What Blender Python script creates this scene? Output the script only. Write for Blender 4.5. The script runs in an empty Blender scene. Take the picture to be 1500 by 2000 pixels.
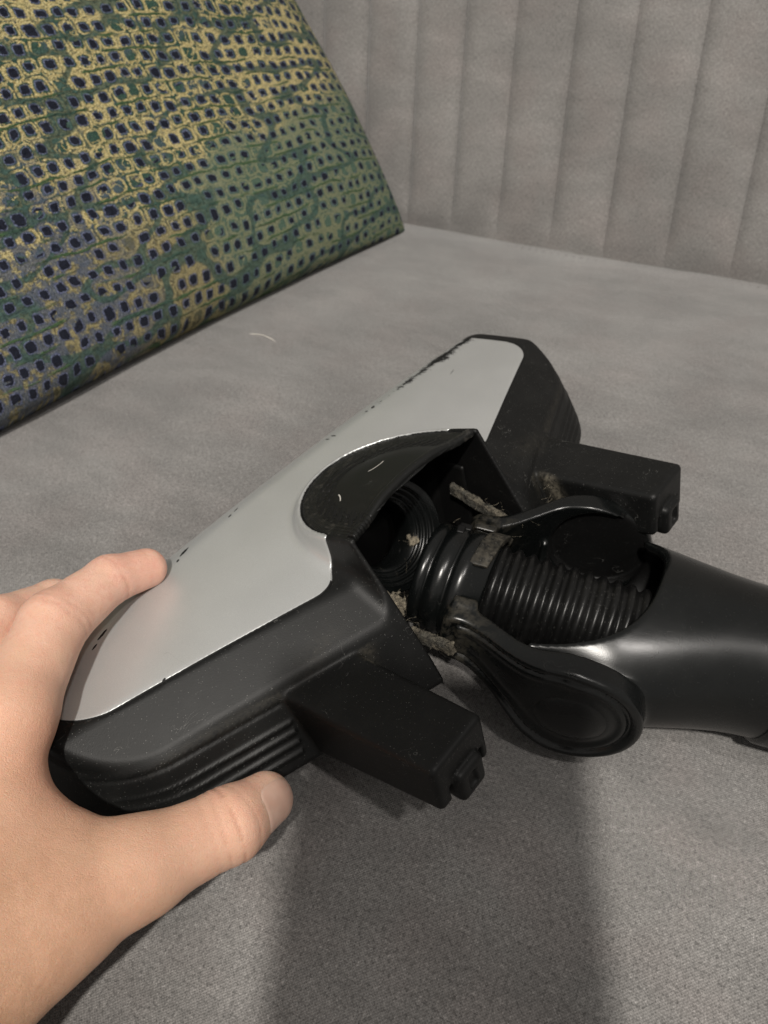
import bpy, math, random
import numpy as np
from mathutils import Vector, Matrix
# ------------------------------------------------------------------ units: all lengths below are centimetres, S turns them into metres
S = 0.01
scene = bpy.context.scene
COL = scene.collection
# ------------------------------------------------------------------ camera
TH, RO, CAMH = math.radians(43.0), math.radians(-2.34), 22.5
_c, _s = math.cos(TH), math.sin(TH)
FWD = np.array([0, _c, -_s]); _up = np.array([0, _s, _c]); _r = np.array([1.0, 0, 0])
RIGHT = math.cos(RO) * _r + math.sin(RO) * _up
UPV = -math.sin(RO) * _r + math.cos(RO) * _up
CAM = np.array([0, 0, CAMH])
cd = bpy.data.cameras.new('camera'); cam = bpy.data.objects.new('camera', cd); COL.objects.link(cam)
cd.sensor_fit = 'HORIZONTAL'; cd.sensor_width = 36; cd.lens = 36; cd.clip_start = 0.002; cd.clip_end = 50
mw = Matrix.Identity(4)
for i, v in enumerate((RIGHT, UPV, -FWD)):
    for j in range(3): mw[j][i] = v[j]
mw.translation = Vector(CAM * S); cam.matrix_world = mw
cd.dof.use_dof = True; cd.dof.focus_distance = 0.235; cd.dof.aperture_fstop = 26
scene.camera = cam
# ------------------------------------------------------------------ world, lamp, exposure
world = bpy.data.worlds.new('World'); scene.world = world; world.use_nodes = True
bg = world.node_tree.nodes['Background']; bg.inputs[0].default_value = (1.0, 0.955, 0.90, 1); bg.inputs[1].default_value = 0.36
ld = bpy.data.lights.new('ceiling_lamp', 'AREA'); ld.shape = 'DISK'; ld.size = 0.065; ld.energy = 28; ld.color = (1.0, 0.95, 0.88)
lamp = bpy.data.objects.new('ceiling_lamp', ld); COL.objects.link(lamp); lamp.location = (-0.12, -0.66, 1.36)
lamp.rotation_euler = (Vector((0, 0.25, 0)) - lamp.location).to_track_quat('-Z', 'Y').to_euler()
ld2 = bpy.data.lights.new('side_lamp', 'AREA'); ld2.shape = 'DISK'; ld2.size = 0.09; ld2.energy = 7.0; ld2.color = (1.0, 0.95, 0.9)  # unseen second lamp, added for the highlight along the neck tube
lamp2 = bpy.data.objects.new('side_lamp', ld2); COL.objects.link(lamp2); lamp2.location = (0.46, -0.46, 1.40)
lamp2.rotation_euler = (Vector((0.05, 0.25, 0)) - lamp2.location).to_track_quat('-Z', 'Y').to_euler()
scene.view_settings.view_transform = 'Standard'; scene.view_settings.look = 'None'
scene.view_settings.exposure = 0.0; scene.view_settings.gamma = 1.0
# ------------------------------------------------------------------ frames
SEAT = -2.2
HO = np.array([-.218, 21.66, 0.0])                     # floor-head frame: u along the head, v to its rear, w up
yaw = math.radians(49.03)
HU = np.array([math.cos(yaw), math.sin(yaw), .0354]); HV = np.array([math.sin(yaw), -math.cos(yaw), .2036])
HU /= np.linalg.norm(HU); HV -= HU * (HU @ HV); HV /= np.linalg.norm(HV); HW = -np.cross(HU, HV)
def frame(o, x, y, z): return (np.array(o, float), np.array([x, y, z], float))
HEAD = frame(HO, HU, HV, HW)
NO = np.array([2.15, 18.8, 1.45])                       # neck frame: t along the neck, s to its near side, h up
NT = np.array([.95, -.30, -.10]); NT /= np.linalg.norm(NT)
NS = np.array([-.30, -.95, 0.0]); NS -= NT * (NS @ NT); NS /= np.linalg.norm(NS); NH = -np.cross(NT, NS)
NECK = frame(NO, NT, NS, NH)
WORLD = frame((0, 0, 0), (1, 0, 0), (0, 1, 0), (0, 0, 1))
def ray(px, py): return FWD + RIGHT * ((px - 750) / 1500) - UPV * ((py - 1000) / 1500)
def atz(px, py, z):
    d = ray(px, py); return CAM + d * ((z - CAM[2]) / d[2])
# ------------------------------------------------------------------ object helpers
def tag(o, label=None, cat=None, group=None, kind=None):
    if label: o['label'] = label
    if cat: o['category'] = cat
    if group: o['group'] = group
    if kind: o['kind'] = kind
    return o
def empty(name, loc):
    o = bpy.data.objects.new(name, None); COL.objects.link(o); o.location = [c * S for c in loc]; o.empty_display_size = 0.02
    return o
def origin_of(o):
    p = Vector((0, 0, 0))
    while o is not None: p += o.location; o = o.parent
    return p
def link(name, me, mat, parent=None, base=None):
    """me has world coordinates in metres; the object gets its origin at the parent (or base) and real local coordinates"""
    o = bpy.data.objects.new(name, me); COL.objects.link(o)
    if parent is not None:
        off = origin_of(parent); o.parent = parent
    else:
        off = Vector([c * S for c in base]) if base is not None else Vector((0, 0, 0)); o.location = off
    if off.length > 0: me.transform(Matrix.Translation(-off))
    if mat: me.materials.append(mat)
    return o
def mesh_np(name, V, Fq, locattr=None, smooth=True, extra=None):
    """V in cm world; Fq list/array of quads or list of polygons"""
    me = bpy.data.meshes.new(name)
    V = np.asarray(V, float) * S
    if isinstance(Fq, np.ndarray):
        n = len(Fq); k = Fq.shape[1]
        me.vertices.add(len(V)); me.vertices.foreach_set('co', V.astype(np.float32).ravel())
        me.loops.add(n * k); me.loops.foreach_set('vertex_index', Fq.astype(np.int32).ravel())
        me.polygons.add(n); me.polygons.foreach_set('loop_start', (np.arange(n) * k).astype(np.int32))
        me.update(calc_edges=True); me.validate()
    else:
        me.from_pydata(V.tolist(), [], Fq); me.update()
    if smooth: me.polygons.foreach_set('use_smooth', np.ones(len(me.polygons), bool))
    if locattr is not None:
        a = me.attributes.new('lc', 'FLOAT_VECTOR', 'POINT'); a.data.foreach_set('vector', np.asarray(locattr, np.float32).ravel())
    if extra:
        for k_, v_ in extra.items():
            a = me.attributes.new(k_, 'FLOAT', 'POINT'); a.data.foreach_set('value', np.asarray(v_, np.float32).ravel())
    return me
def to_world(fr, P): return fr[0] + np.asarray(P) @ fr[1]
# ------------------------------------------------------------------ signed distance toolbox (numpy)
def rmax(a, b, r):                                       # intersection with a fillet of radius r
    return np.minimum(np.maximum(a, b), -r) + np.hypot(np.maximum(a + r, 0), np.maximum(b + r, 0))
def smin(a, b, k):
    h = np.maximum(k - np.abs(a - b), 0) / k
    return np.minimum(a, b) - h * h * k * .25
def smax(a, b, k): return -smin(-a, -b, k)
def box(p, lo, hi, r=0.1):
    lo = np.array(lo, float); hi = np.array(hi, float); c = (lo + hi) / 2; h = (hi - lo) / 2 - r
    q = np.abs(p - c) - h
    return np.linalg.norm(np.maximum(q, 0), axis=-1) + np.minimum(q.max(axis=-1), 0) - r
def rcone(p, a, b, r1, r2):                              # tapered capsule
    a = np.asarray(a, float); b = np.asarray(b, float); ba = b - a
    t = np.clip(((p - a) @ ba) / (ba @ ba), 0, 1)
    return np.linalg.norm(p - a - t[..., None] * ba, axis=-1) - (r1 + (r2 - r1) * t)
def cyl(p, ax, c, r, lo, hi, rd=.08):                    # cylinder along axis index ax
    o = [i for i in range(3) if i != ax]
    d = np.hypot(p[..., o[0]] - c[0], p[..., o[1]] - c[1]) - r
    e = np.abs(p[..., ax] - (lo + hi) / 2) - (hi - lo) / 2
    return rmax(d, e, rd)
def sdf_grid(fn, lo, hi, h, blk=8, pad=1.0):
    lo = np.array(lo, float); hi = np.array(hi, float)
    nb = np.ceil((hi - lo) / (h * blk)).astype(int); n = nb * blk
    bc = [lo[i] + (np.arange(nb[i]) + .5) * blk * h for i in range(3)]
    B = np.stack(np.meshgrid(*bc, indexing='ij'), -1).reshape(-1, 3)
    db = fn(B); act = np.abs(db) < h * blk * .9 * pad + 1e-6
    D = np.empty(n, np.float32)
    Dv = D.reshape(nb[0], blk, nb[1], blk, nb[2], blk).transpose(0, 2, 4, 1, 3, 5)
    sgn = np.where(db < 0, -9., 9.).reshape(nb)
    Dv[...] = sgn[..., None, None, None]
    idx = np.argwhere(act.reshape(nb))
    g = (np.arange(blk)) * h
    G = np.stack(np.meshgrid(g, g, g, indexing='ij'), -1)
    for s0 in range(0, len(idx), 1500):
        I = idx[s0:s0 + 1500]
        P = lo + I[:, None, None, None, :] * (blk * h) + G[None]
        Dv[I[:, 0], I[:, 1], I[:, 2]] = fn(P.reshape(-1, 3)).reshape(P.shape[:-1])
    return D, lo
def surface_nets(fn, lo, hi, h, fr=WORLD, pad=1.0, newton=2):
    D, lo = sdf_grid(fn, lo, hi, h, pad=pad)
    s = D < 0; n = np.array(D.shape)
    c = [s[i:n[0] - 1 + i, j:n[1] - 1 + j, k:n[2] - 1 + k] for i in (0, 1) for j in (0, 1) for k in (0, 1)]
    anyv = c[0].copy(); allv = c[0].copy()
    for q in c[1:]: anyv |= q; allv &= q
    mixed = anyv & ~allv
    I = np.argwhere(mixed); idm = -np.ones(mixed.shape, np.int32); idm[mixed] = np.arange(len(I))
    cor = np.array([(i, j, k) for i in (0, 1) for j in (0, 1) for k in (0, 1)])
    val = np.stack([D[I[:, 0] + a, I[:, 1] + b, I[:, 2] + c_] for a, b, c_ in cor], 1)
    acc = np.zeros((len(I), 3)); cnt = np.zeros(len(I))
    for a in range(8):
        for b in range(a + 1, 8):
            if np.abs(cor[a] - cor[b]).sum() != 1: continue
            m = (val[:, a] < 0) != (val[:, b] < 0)
            t = np.clip(val[m, a] / (val[m, a] - val[m, b]), .02, .98)
            acc[m] += cor[a] + t[:, None] * (cor[b] - cor[a]); cnt[m] += 1
    P = lo + (I + acc / cnt[:, None]) * h
    quads = []
    for ax in range(3):
        o1, o2 = [i for i in range(3) if i != ax]
        sl0 = [slice(1, -1)] * 3; sl0[ax] = slice(0, n[ax] - 1); sl1 = list(sl0); sl1[ax] = slice(1, n[ax])
        A = s[tuple(sl0)]; Bq = s[tuple(sl1)]; E = np.argwhere(A != Bq)
        off = np.array([1, 1, 1]); off[ax] = 0
        G = E + off; flip = A[A != Bq]
        def cell(d1, d2):
            q = G.copy(); q[:, o1] -= d1; q[:, o2] -= d2; return idm[q[:, 0], q[:, 1], q[:, 2]]
        Q = np.stack([cell(0, 0), cell(1, 0), cell(1, 1), cell(0, 1)], 1)
        if ax == 1: flip = ~flip
        Q[~flip] = Q[~flip][:, ::-1]
        quads.append(Q)
    Q = np.concatenate(quads); Q = Q[(Q >= 0).all(1)]
    e = h * .25
    for _ in range(newton):
        f = fn(P); g = np.stack([fn(P + d) - fn(P - d) for d in np.eye(3) * e], 1) / (2 * e)
        st = f[:, None] * g / np.maximum((g * g).sum(1), .3)[:, None]
        L = np.linalg.norm(st, axis=1); st *= np.minimum(1, h * .4 / np.maximum(L, 1e-9))[:, None]; P = P - st
    if np.linalg.det(fr[1]) < 0: Q = Q[:, ::-1]
    return P, to_world(fr, P), Q
def sdf_object(name, fn, lo, hi, h, mat, parent, fr=WORLD, base=None, pad=1.0, extra=None):
    P, Wd, Q = surface_nets(fn, lo, hi, h, fr, pad)
    ex = {k: f(P) for k, f in extra.items()} if extra else None
    return link(name, mesh_np(name, Wd, Q, P, True, ex), mat, parent, base)
# ------------------------------------------------------------------ plain shape helpers
def lathe(fr, o, axis, prof, n=64, closed=False, bend=None, name='lathe'):
    """profile (t, r) revolved about the axis through o, both given in frame fr"""
    a = np.array(axis, float); a /= np.linalg.norm(a); t0 = np.array([0, 0, 1.]) if abs(a[2]) < .8 else np.array([1., 0, 0])
    x = np.cross(a, t0); x /= np.linalg.norm(x); y = np.cross(a, x)
    th = np.linspace(0, 2 * math.pi, n, endpoint=False); V = []
    for t, r in prof:
        c = np.array(o) + a * t
        if bend is not None: c = c + np.array(bend(t))
        V.append(c + r * (np.cos(th)[:, None] * x + np.sin(th)[:, None] * y))
    V = np.concatenate(V); m = len(prof); i = np.arange(n); F_ = []
    for k in range(m - 1 + (1 if closed else 0)):
        k2 = (k + 1) % m
        F_.append(np.stack([k * n + i, k * n + (i + 1) % n, k2 * n + (i + 1) % n, k2 * n + i], 1))
    F_ = np.concatenate(F_)
    if np.linalg.det(fr[1]) < 0: F_ = F_[:, ::-1]
    return mesh_np(name, to_world(fr, V), F_, V)
def tube(pts, rad, n=10, name='tube', fr=WORLD):
    P = np.array(pts, float); m = len(P); V = []
    rad = rad if hasattr(rad, '__len__') else [rad] * m
    up = np.array([0, 0, 1.])
    for i in range(m):
        d = P[min(i + 1, m - 1)] - P[max(i - 1, 0)]; d /= np.linalg.norm(d)
        x = np.cross(d, up); x = x / np.linalg.norm(x) if np.linalg.norm(x) > 1e-3 else np.array([1., 0, 0]); y = np.cross(d, x)
        th = np.linspace(0, 2 * math.pi, n, endpoint=False)
        V.append(P[i] + rad[i] * (np.cos(th)[:, None] * x + np.sin(th)[:, None] * y))
    V = np.concatenate(V); i = np.arange(n)
    F_ = [list(q) for k in range(m - 1) for q in np.stack([k * n + i, k * n + (i + 1) % n, (k + 1) * n + (i + 1) % n, (k + 1) * n + i], 1).tolist()]
    F_ += [list(range(n)), list(range((m - 1) * n, m * n))[::-1]]
    return mesh_np(name, to_world(fr, V), F_, V)
rng = np.random.RandomState(7)
_T = rng.rand(64, 64, 64).astype(np.float32)
def vnoise(p):                                            # periodic value noise, 0..1
    p = np.asarray(p, float); i = np.floor(p).astype(int); f = p - i; f = f * f * (3 - 2 * f); r = 0
    for a in (0, 1):
        for b in (0, 1):
            for c in (0, 1):
                w = (f[..., 0] if a else 1 - f[..., 0]) * (f[..., 1] if b else 1 - f[..., 1]) * (f[..., 2] if c else 1 - f[..., 2])
                r = r + w * _T[(i[..., 0] + a) % 64, (i[..., 1] + b) % 64, (i[..., 2] + c) % 64]
    return r
# ------------------------------------------------------------------ node helper
class NT_:
    def __init__(s, name):
        s.m = bpy.data.materials.new(name); s.m.use_nodes = True; s.t = s.m.node_tree; s.N = s.t.nodes; s.L = s.t.links
        s.bsdf = s.N['Principled BSDF']
    def put(s, sock, v):
        if isinstance(v, bpy.types.NodeSocket): s.L.new(v, sock)
        elif isinstance(v, (tuple, list)): sock.default_value = tuple(v) + ((1,) if len(v) == 3 and sock.type == 'RGBA' else ())
        else: sock.default_value = v
    def math(s, op, a, b=0.0, c=None, clamp=False):
        n = s.N.new('ShaderNodeMath'); n.operation = op; n.use_clamp = clamp; s.put(n.inputs[0], a); s.put(n.inputs[1], b)
        if c is not None: s.put(n.inputs[2], c)
        return n.outputs[0]
    def vmath(s, op, a, b=(0, 0, 0)):
        n = s.N.new('ShaderNodeVectorMath'); n.operation = op; s.put(n.inputs[0], a)
        if op == 'SCALE': s.put(n.inputs[3], b)
        else: s.put(n.inputs[1], b)
        return n.outputs[0]
    def attr(s, name, out='Vector'):
        n = s.N.new('ShaderNodeAttribute'); n.attribute_name = name; return n.outputs[out]
    def xyz(s, v):
        n = s.N.new('ShaderNodeSeparateXYZ'); s.put(n.inputs[0], v); return n.outputs[0], n.outputs[1], n.outputs[2]
    def comb(s, x, y, z=0.0):
        n = s.N.new('ShaderNodeCombineXYZ'); s.put(n.inputs[0], x); s.put(n.inputs[1], y); s.put(n.inputs[2], z); return n.outputs[0]
    def noise(s, v, scale, detail=3, rough=.5, col=False, dim='3D'):
        n = s.N.new('ShaderNodeTexNoise'); n.noise_dimensions = dim; s.put(n.inputs['Vector'], v); s.put(n.inputs['Scale'], scale)
        n.inputs['Detail'].default_value = detail; n.inputs['Roughness'].default_value = rough
        return n.outputs['Color' if col else 'Fac']
    def voronoi(s, v, scale, rand=1.0, feature='F1', dim='3D', metric='EUCLIDEAN'):
        n = s.N.new('ShaderNodeTexVoronoi'); n.voronoi_dimensions = dim; n.feature = feature; n.distance = metric
        s.put(n.inputs['Vector'], v); s.put(n.inputs['Scale'], scale); n.inputs['Randomness'].default_value = rand
        return n
    def ramp(s, v, a, b, lo=0.0, hi=1.0):                 # smooth map range
        n = s.N.new('ShaderNodeMapRange'); n.interpolation_type = 'SMOOTHSTEP'; s.put(n.inputs[0], v)
        s.put(n.inputs[1], a); s.put(n.inputs[2], b); s.put(n.inputs[3], lo); s.put(n.inputs[4], hi); return n.outputs[0]
    def mix(s, f, a, b, blend='MIX'):
        n = s.N.new('ShaderNodeMix'); n.data_type = 'RGBA'; n.blend_type = blend; s.put(n.inputs[0], f); s.put(n.inputs[6], a); s.put(n.inputs[7], b)
        return n.outputs[2]
    def bump(s, h, strength, dist, normal=None):
        n = s.N.new('ShaderNodeBump'); s.put(n.inputs['Height'], h); n.inputs['Strength'].default_value = strength; n.inputs['Distance'].default_value = dist
        if normal is not None: s.put(n.inputs['Normal'], normal)
        return n.outputs[0]
    def set(s, **k):
        for a, v in k.items(): s.put(s.bsdf.inputs[a.replace('_', ' ')], v)
        return s.m
    def obj(s):
        n = s.N.new('ShaderNodeTexCoord'); return n.outputs['Object']
# ------------------------------------------------------------------ materials
def fabric_material(name, base=(.166, .160, .154), weave=True, blotch=1.0):
    n = NT_(name); v = n.attr('lc'); x, y, z = n.xyz(v)
    big = n.noise(v, .11, 4, .55); mid = n.noise(n.vmath('MULTIPLY', v, (.5, 1.3, 1)), .5, 3, .6)
    wob = n.noise(v, 3.0, 2, .5, col=True); vv = n.vmath('ADD', v, n.vmath('SCALE', wob, .05))
    xx, yy, zz = n.xyz(vv)
    wx = n.math('SINE', n.math('MULTIPLY', xx, 62.0)); wy = n.math('SINE', n.math('MULTIPLY', yy, 62.0))
    wv = n.math('MULTIPLY', wx, wy)
    fa = n.noise(n.vmath('MULTIPLY', v, (4, 22, 4)), 1.0, 2, .7); fb = n.noise(n.vmath('MULTIPLY', v, (22, 4, 4)), 1.0, 2, .7)
    fine = n.noise(v, 9.0, 3, .75)
    grain = n.math('ADD', n.math('MULTIPLY', n.math('ADD', fa, fb), .5), n.math('MULTIPLY', fine, .5))   # about .75
    c = n.math('ADD', n.ramp(big, .3, .7, 1.0 - .16 * blotch, 1.0 + .15 * blotch), n.ramp(mid, .3, .75, -.11 * blotch, .11 * blotch))
    c = n.math('MULTIPLY', c, n.ramp(grain, .5, 1.0, .62, 1.38))
    c = n.math('MULTIPLY', c, n.math('MULTIPLY_ADD', wv, +.12 if weave else .03, 1.0))
    dark = n.noise(v, 8.5, 2, .6); c = n.math('MULTIPLY', c, n.ramp(dark, .54, .66, 1.0, .66 if weave else .93)); c = n.math('MULTIPLY', c, n.ramp(n.noise(n.vmath('ADD', v, (3, 8, 1)), 9.5, 2, .6), .56, .68, 1.0, 1.35 if weave else 1.06))
    col = n.vmath('SCALE', base, c)
    tint = n.noise(n.vmath('ADD', v, (9, 3, 1)), .35, 2, .5)
    col = n.mix(n.ramp(tint, .4, .7, 0, .35), col, n.mix(1.0, col, (1.06, .97, .96), 'MULTIPLY'))
    h = n.math('ADD', n.math('MULTIPLY', wv, .3), grain)
    return n.set(Base_Color=col, Roughness=.92, Specular_IOR_Level=.15, Sheen_Weight=.65 if weave else .3, Sheen_Roughness=.45, Normal=n.bump(h, .55, .0006))
def black_plastic(name, base=(.0045, .0047, .0046), rough=.46, dust=.5, scratch=.5, tex=1.0, spec=.24, dustattr=False):
    n = NT_(name); v = n.attr('lc')
    g = n.noise(v, 26, 2, .6); sm = n.noise(v, .7, 3, .6); ds = n.noise(v, 7.0, 2, .75)
    sp = n.voronoi(v, 5.5, 1.0); spd = sp.outputs['Distance']; pick = n.xyz(sp.outputs['Color'])[0]
    speck = n.math('MULTIPLY', n.ramp(spd, .05, .10, 1, 0), n.ramp(pick, .80, .82, 0, 1))
    sp2 = n.voronoi(v, 16, 1.0); speck2 = n.math('MULTIPLY', n.ramp(sp2.outputs['Distance'], .12, .2, 1, 0), n.ramp(n.xyz(sp2.outputs['Color'])[1], .78, .80, 0, 1.0))
    # fine hairline scratches: thin iso-lines of a stretched noise
    w1 = n.noise(n.vmath('MULTIPLY', n.vmath('ADD', v, n.vmath('SCALE', n.noise(v, .8, 2, .5, col=True), 1.5)), (.35, 2.2, 2.2)), 1.0, 2, .5)
    sc = n.math('MULTIPLY', n.ramp(n.math('ABSOLUTE', n.math('SUBTRACT', w1, .5)), .0, .0045, 1, 0), n.ramp(n.noise(v, .9, 2, .5), .60, .68, 0, 1))
    f = n.math('MAXIMUM', n.math('MULTIPLY', n.math('MAXIMUM', speck, speck2), dust), n.math('MULTIPLY', sc, scratch))
    haze = n.math('MULTIPLY', n.ramp(n.math('ADD', sm, n.math('MULTIPLY', ds, .25)), .55, .85, 0, .03), dust)
    f = n.math('ADD', f, haze, clamp=True)
    col = n.mix(f, base, (.12, .119, .112))
    if dustattr:
        da = n.attr('dust', 'Fac'); dn = n.math('MULTIPLY', da, n.ramp(n.noise(v, 5, 4, .7), .3, .62, 0, 1))
        col = n.mix(n.math('MULTIPLY', dn, 1.0, clamp=True), col, n.mix(n.noise(v, 2.2, 3, .6), (.10, .088, .066), (.30, .265, .20)))
        ru = n.math('ADD', n.math('MULTIPLY_ADD', sm, .14, rough - .07), n.math('MULTIPLY', dn, .4), clamp=True)
    else: ru = n.math('MULTIPLY_ADD', sm, .14, rough - .07)
    return n.set(Base_Color=col, Roughness=ru, Specular_IOR_Level=spec, Normal=n.bump(g, .12 * tex, .0004))
M = {}
M['seat'] = fabric_material('grey_upholstery')
M['back'] = fabric_material('grey_backrest_upholstery', (.205, .197, .189), False, .8)
M['housing'] = black_plastic('matte_black_housing', rough=.5, dust=.85, scratch=.9, dustattr=True)
M['glossy'] = black_plastic('glossy_black_plastic', (.0025, .003, .003), .275, .2, .35, .35, .4, dustattr=True)
M['inner'] = black_plastic('black_cavity_plastic', (.003, .003, .003), .5, .15, .6, .3)
M['hose'] = black_plastic('black_hose_rubber', (.004, .004, .004), .33, .9, .25, .5)
M['visor'] = black_plastic('black_visor', (.007, .0073, .007), .42, .3, .5, .7)
def silver():
    n = NT_('silver_paint'); v = n.attr('lc'); u, vv, w = n.xyz(v)
    fl = n.noise(v, 38, 2, .8); flk = n.ramp(fl, .35, .75, .93, 1.08)
    sm = n.noise(v, .35, 3, .5)
    col = n.vmath('SCALE', (.52, .53, .525), n.math('MULTIPLY', flk, n.ramp(sm, .3, .7, .96, 1.03)))
    # worn-through paint along the front edge: jagged strokes pulled across the edge
    jag = n.noise(n.comb(n.math('MULTIPLY', u, 8.0), n.math('MULTIPLY', vv, 1.4), 0.0), 1.0, 5, .75)
    jag2 = n.noise(n.comb(n.math('MULTIPLY', u, .8), 3.3, 0.0), 1.0, 3, .6)
    lo = n.math('ADD', n.ramp(u, 5.6, 9.5, -.08, .30), n.math('MULTIPLY', n.math('SUBTRACT', jag2, .5), .7))
    width = n.math('ADD', lo, n.math('MULTIPLY', n.math('SUBTRACT', jag, .5), 2.1))
    dist = n.math('ABSOLUTE', n.math('ADD', vv, n.ramp(u, 6, 13, 4.15, 4.32)))
    wear = n.math('MULTIPLY', n.ramp(n.math('SUBTRACT', dist, width), -.06, .02, 1, 0), n.ramp(u, 4.3, 5.2, 0, 1))
    chips = wear
    for (cu, cv, ru, rv) in ((-5.72, -4.25, .26, .09), (-6.2, -4.0, .09, .06), (-3.4, -4.2, .12, .05), (-3.0, -4.3, .14, .04), (-10.0, -3.46, .25, .06), (-10.5, -3.2, .14, .05), (-10.15, .37, .16, .05), (2.4, -4.3, .05, .12), (2.7, -4.2, .05, .16), (5.3, -4.15, .14, .09), (4.9, -4.2, .07, .07), (9.3, -2.6, .25, .02)):
        if ru == 0: continue
        ang = 0.3
        dx = n.math('MULTIPLY', n.math('SUBTRACT', u, cu), 1 / ru); dy = n.math('MULTIPLY', n.math('SUBTRACT', n.math('ADD', vv, n.math('MULTIPLY', n.math('SUBTRACT', u, cu), ang)), cv), 1 / rv)
        dd = n.math('SQRT', n.math('ADD', n.math('MULTIPLY', dx, dx), n.math('MULTIPLY', dy, dy)))
        dd = n.math('ADD', dd, n.math('MULTIPLY', n.math('SUBTRACT', n.noise(v, 12, 3, .7), .5), 1.2))
        chips = n.math('MAXIMUM', chips, n.ramp(dd, .9, 1.05, 1, 0))
    hs = n.noise(n.vmath('MULTIPLY', v, (1.4, .35, 1.0)), 1.0, 2, .5)
    hair = n.math('MULTIPLY', n.ramp(n.math('ABSOLUTE', n.math('SUBTRACT', hs, .5)), 0, .0035, .5, 0), n.ramp(n.noise(v, .6, 1, .5), .66, .72, 0, 1))
    sp = n.voronoi(v, 2.2, 1.0); dot = n.math('MULTIPLY', n.ramp(sp.outputs['Distance'], .015, .035, .4, 0), n.ramp(n.xyz(sp.outputs['Color'])[0], .9, .91, 0, 1))
    col = n.mix(n.math('MAXIMUM', hair, dot), col, (.2, .2, .2))
    chips = n.math('MAXIMUM', chips, n.ramp(n.attr('edge', 'Fac'), -.055, -.03))
    col = n.mix(chips, col, (.012, .012, .012))
    met = n.math('MULTIPLY_ADD', chips, -.55, .55); ru = n.math('MULTIPLY_ADD', chips, .3, .36)
    return n.set(Base_Color=col, Metallic=met, Roughness=ru, Coat_Weight=n.math('MULTIPLY_ADD', chips, -.12, .12), Specular_IOR_Level=n.math('MULTIPLY_ADD', chips, -.4, .5), Coat_Roughness=.25, Normal=n.bump(n.math('ADD', n.math('MULTIPLY', fl, .25), n.math('MULTIPLY', chips, -1.0)), .12, .0006))
M['silver'] = silver()
def dusty(name):
    n = NT_(name); v = n.attr('lc'); a = n.noise(v, 4.5, 5, .75); b = n.noise(n.vmath('ADD', v, (5, 2, 1)), 14, 3, .8); c = n.noise(v, 1.3, 2, .5)
    col = n.mix(n.ramp(n.math('ADD', a, n.math('MULTIPLY', b, .4)), .46, .96), (.010, .009, .008), n.mix(n.ramp(c, .4, .6), (.21, .185, .14), (.10, .095, .08)))
    return n.set(Base_Color=col, Roughness=.95, Specular_IOR_Level=.2, Normal=n.bump(n.math('ADD', a, b), 1.0, .001))
M['dusty'] = dusty('dust_caked_plastic')
def dustlump():
    n = NT_('matted_beige_dust'); v = n.attr('lc'); a = n.noise(v, 7, 5, .8); b = n.noise(n.vmath('MULTIPLY', v, (3, 14, 14)), 1.0, 3, .7)
    col = n.mix(n.ramp(a, .35, .65), (.09, .078, .058), (.30, .26, .19)); col = n.mix(n.ramp(b, .55, .68), col, (.06, .05, .04))
    return n.set(Base_Color=col, Roughness=1.0, Normal=n.bump(n.math('ADD', a, b), 1.0, .001))
M['dust'] = dustlump()
M['clip'] = black_plastic('dust_filmed_plastic', (.035, .033, .028), .5, 1.0, .9, 1.5)
def skin():
    n = NT_('skin'); v = n.attr('lc'); red = n.attr('red', 'Fac'); pale = n.attr('pale', 'Fac'); cr = n.attr('crease', 'Fac')
    a = n.noise(v, .55, 3, .55); b = n.noise(v, 3.0, 4, .65); c = n.noise(v, 16, 3, .6)
    col = n.mix(n.ramp(a, .35, .65), (.62, .385, .29), (.69, .455, .35))
    col = n.mix(n.ramp(b, .4, .7, 0, .5), col, (.60, .30, .225))
    col = n.mix(n.ramp(n.noise(v, 1.4, 4, .7), .48, .66, 0, .45), col, (.63, .42, .30))
    col = n.mix(n.ramp(c, .55, .75, 0, .25), col, (.40, .21, .13))
    col = n.mix(n.math('MULTIPLY', red, .55), col, (.66, .25, .19)); col = n.mix(n.math('MULTIPLY', pale, .55), col, (.80, .60, .42))
    col = n.mix(n.math('MULTIPLY', n.attr('tan', 'Fac'), .9, clamp=True), col, n.mix(n.ramp(b, .35, .65), (.46, .25, .14), (.52, .30, .18)))  # skin colour turns browner and darker towards the wrist
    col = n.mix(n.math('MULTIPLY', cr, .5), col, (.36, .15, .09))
    vo = n.voronoi(n.vmath('ADD', v, n.vmath('SCALE', n.noise(v, 4, 2, .5, col=True), .12)), 15, 1.0, 'DISTANCE_TO_EDGE')
    pores = n.ramp(vo.outputs['Distance'], 0, .12)
    fold = n.noise(n.vmath('ADD', v, n.vmath('SCALE', n.noise(v, 2, 2, .5, col=True), .5)), 4.5, 4, .65)
    lines = n.noise(n.vmath('MULTIPLY', n.vmath('ADD', v, n.vmath('SCALE', n.noise(v, 1.5, 2, .5, col=True), .8)), (2.2, 7.0, 5.0)), 1.0, 2, .5)
    ln = n.ramp(n.math('ABSOLUTE', n.math('SUBTRACT', lines, .5)), .0, .03)
    h = n.math('ADD', n.math('ADD', n.math('MULTIPLY', pores, .40), n.math('MULTIPLY', ln, .22)), n.math('ADD', n.math('MULTIPLY', c, .35), n.math('MULTIPLY', fold, 1.0)))
    return n.set(Base_Color=col, Roughness=n.math('MULTIPLY_ADD', b, .15, .42), Specular_IOR_Level=.4, Subsurface_Weight=.35, Subsurface_Radius=(1.0, .35, .2), Subsurface_Scale=.004, Normal=n.bump(h, .45, .0005))
M['skin'] = skin()
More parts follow.
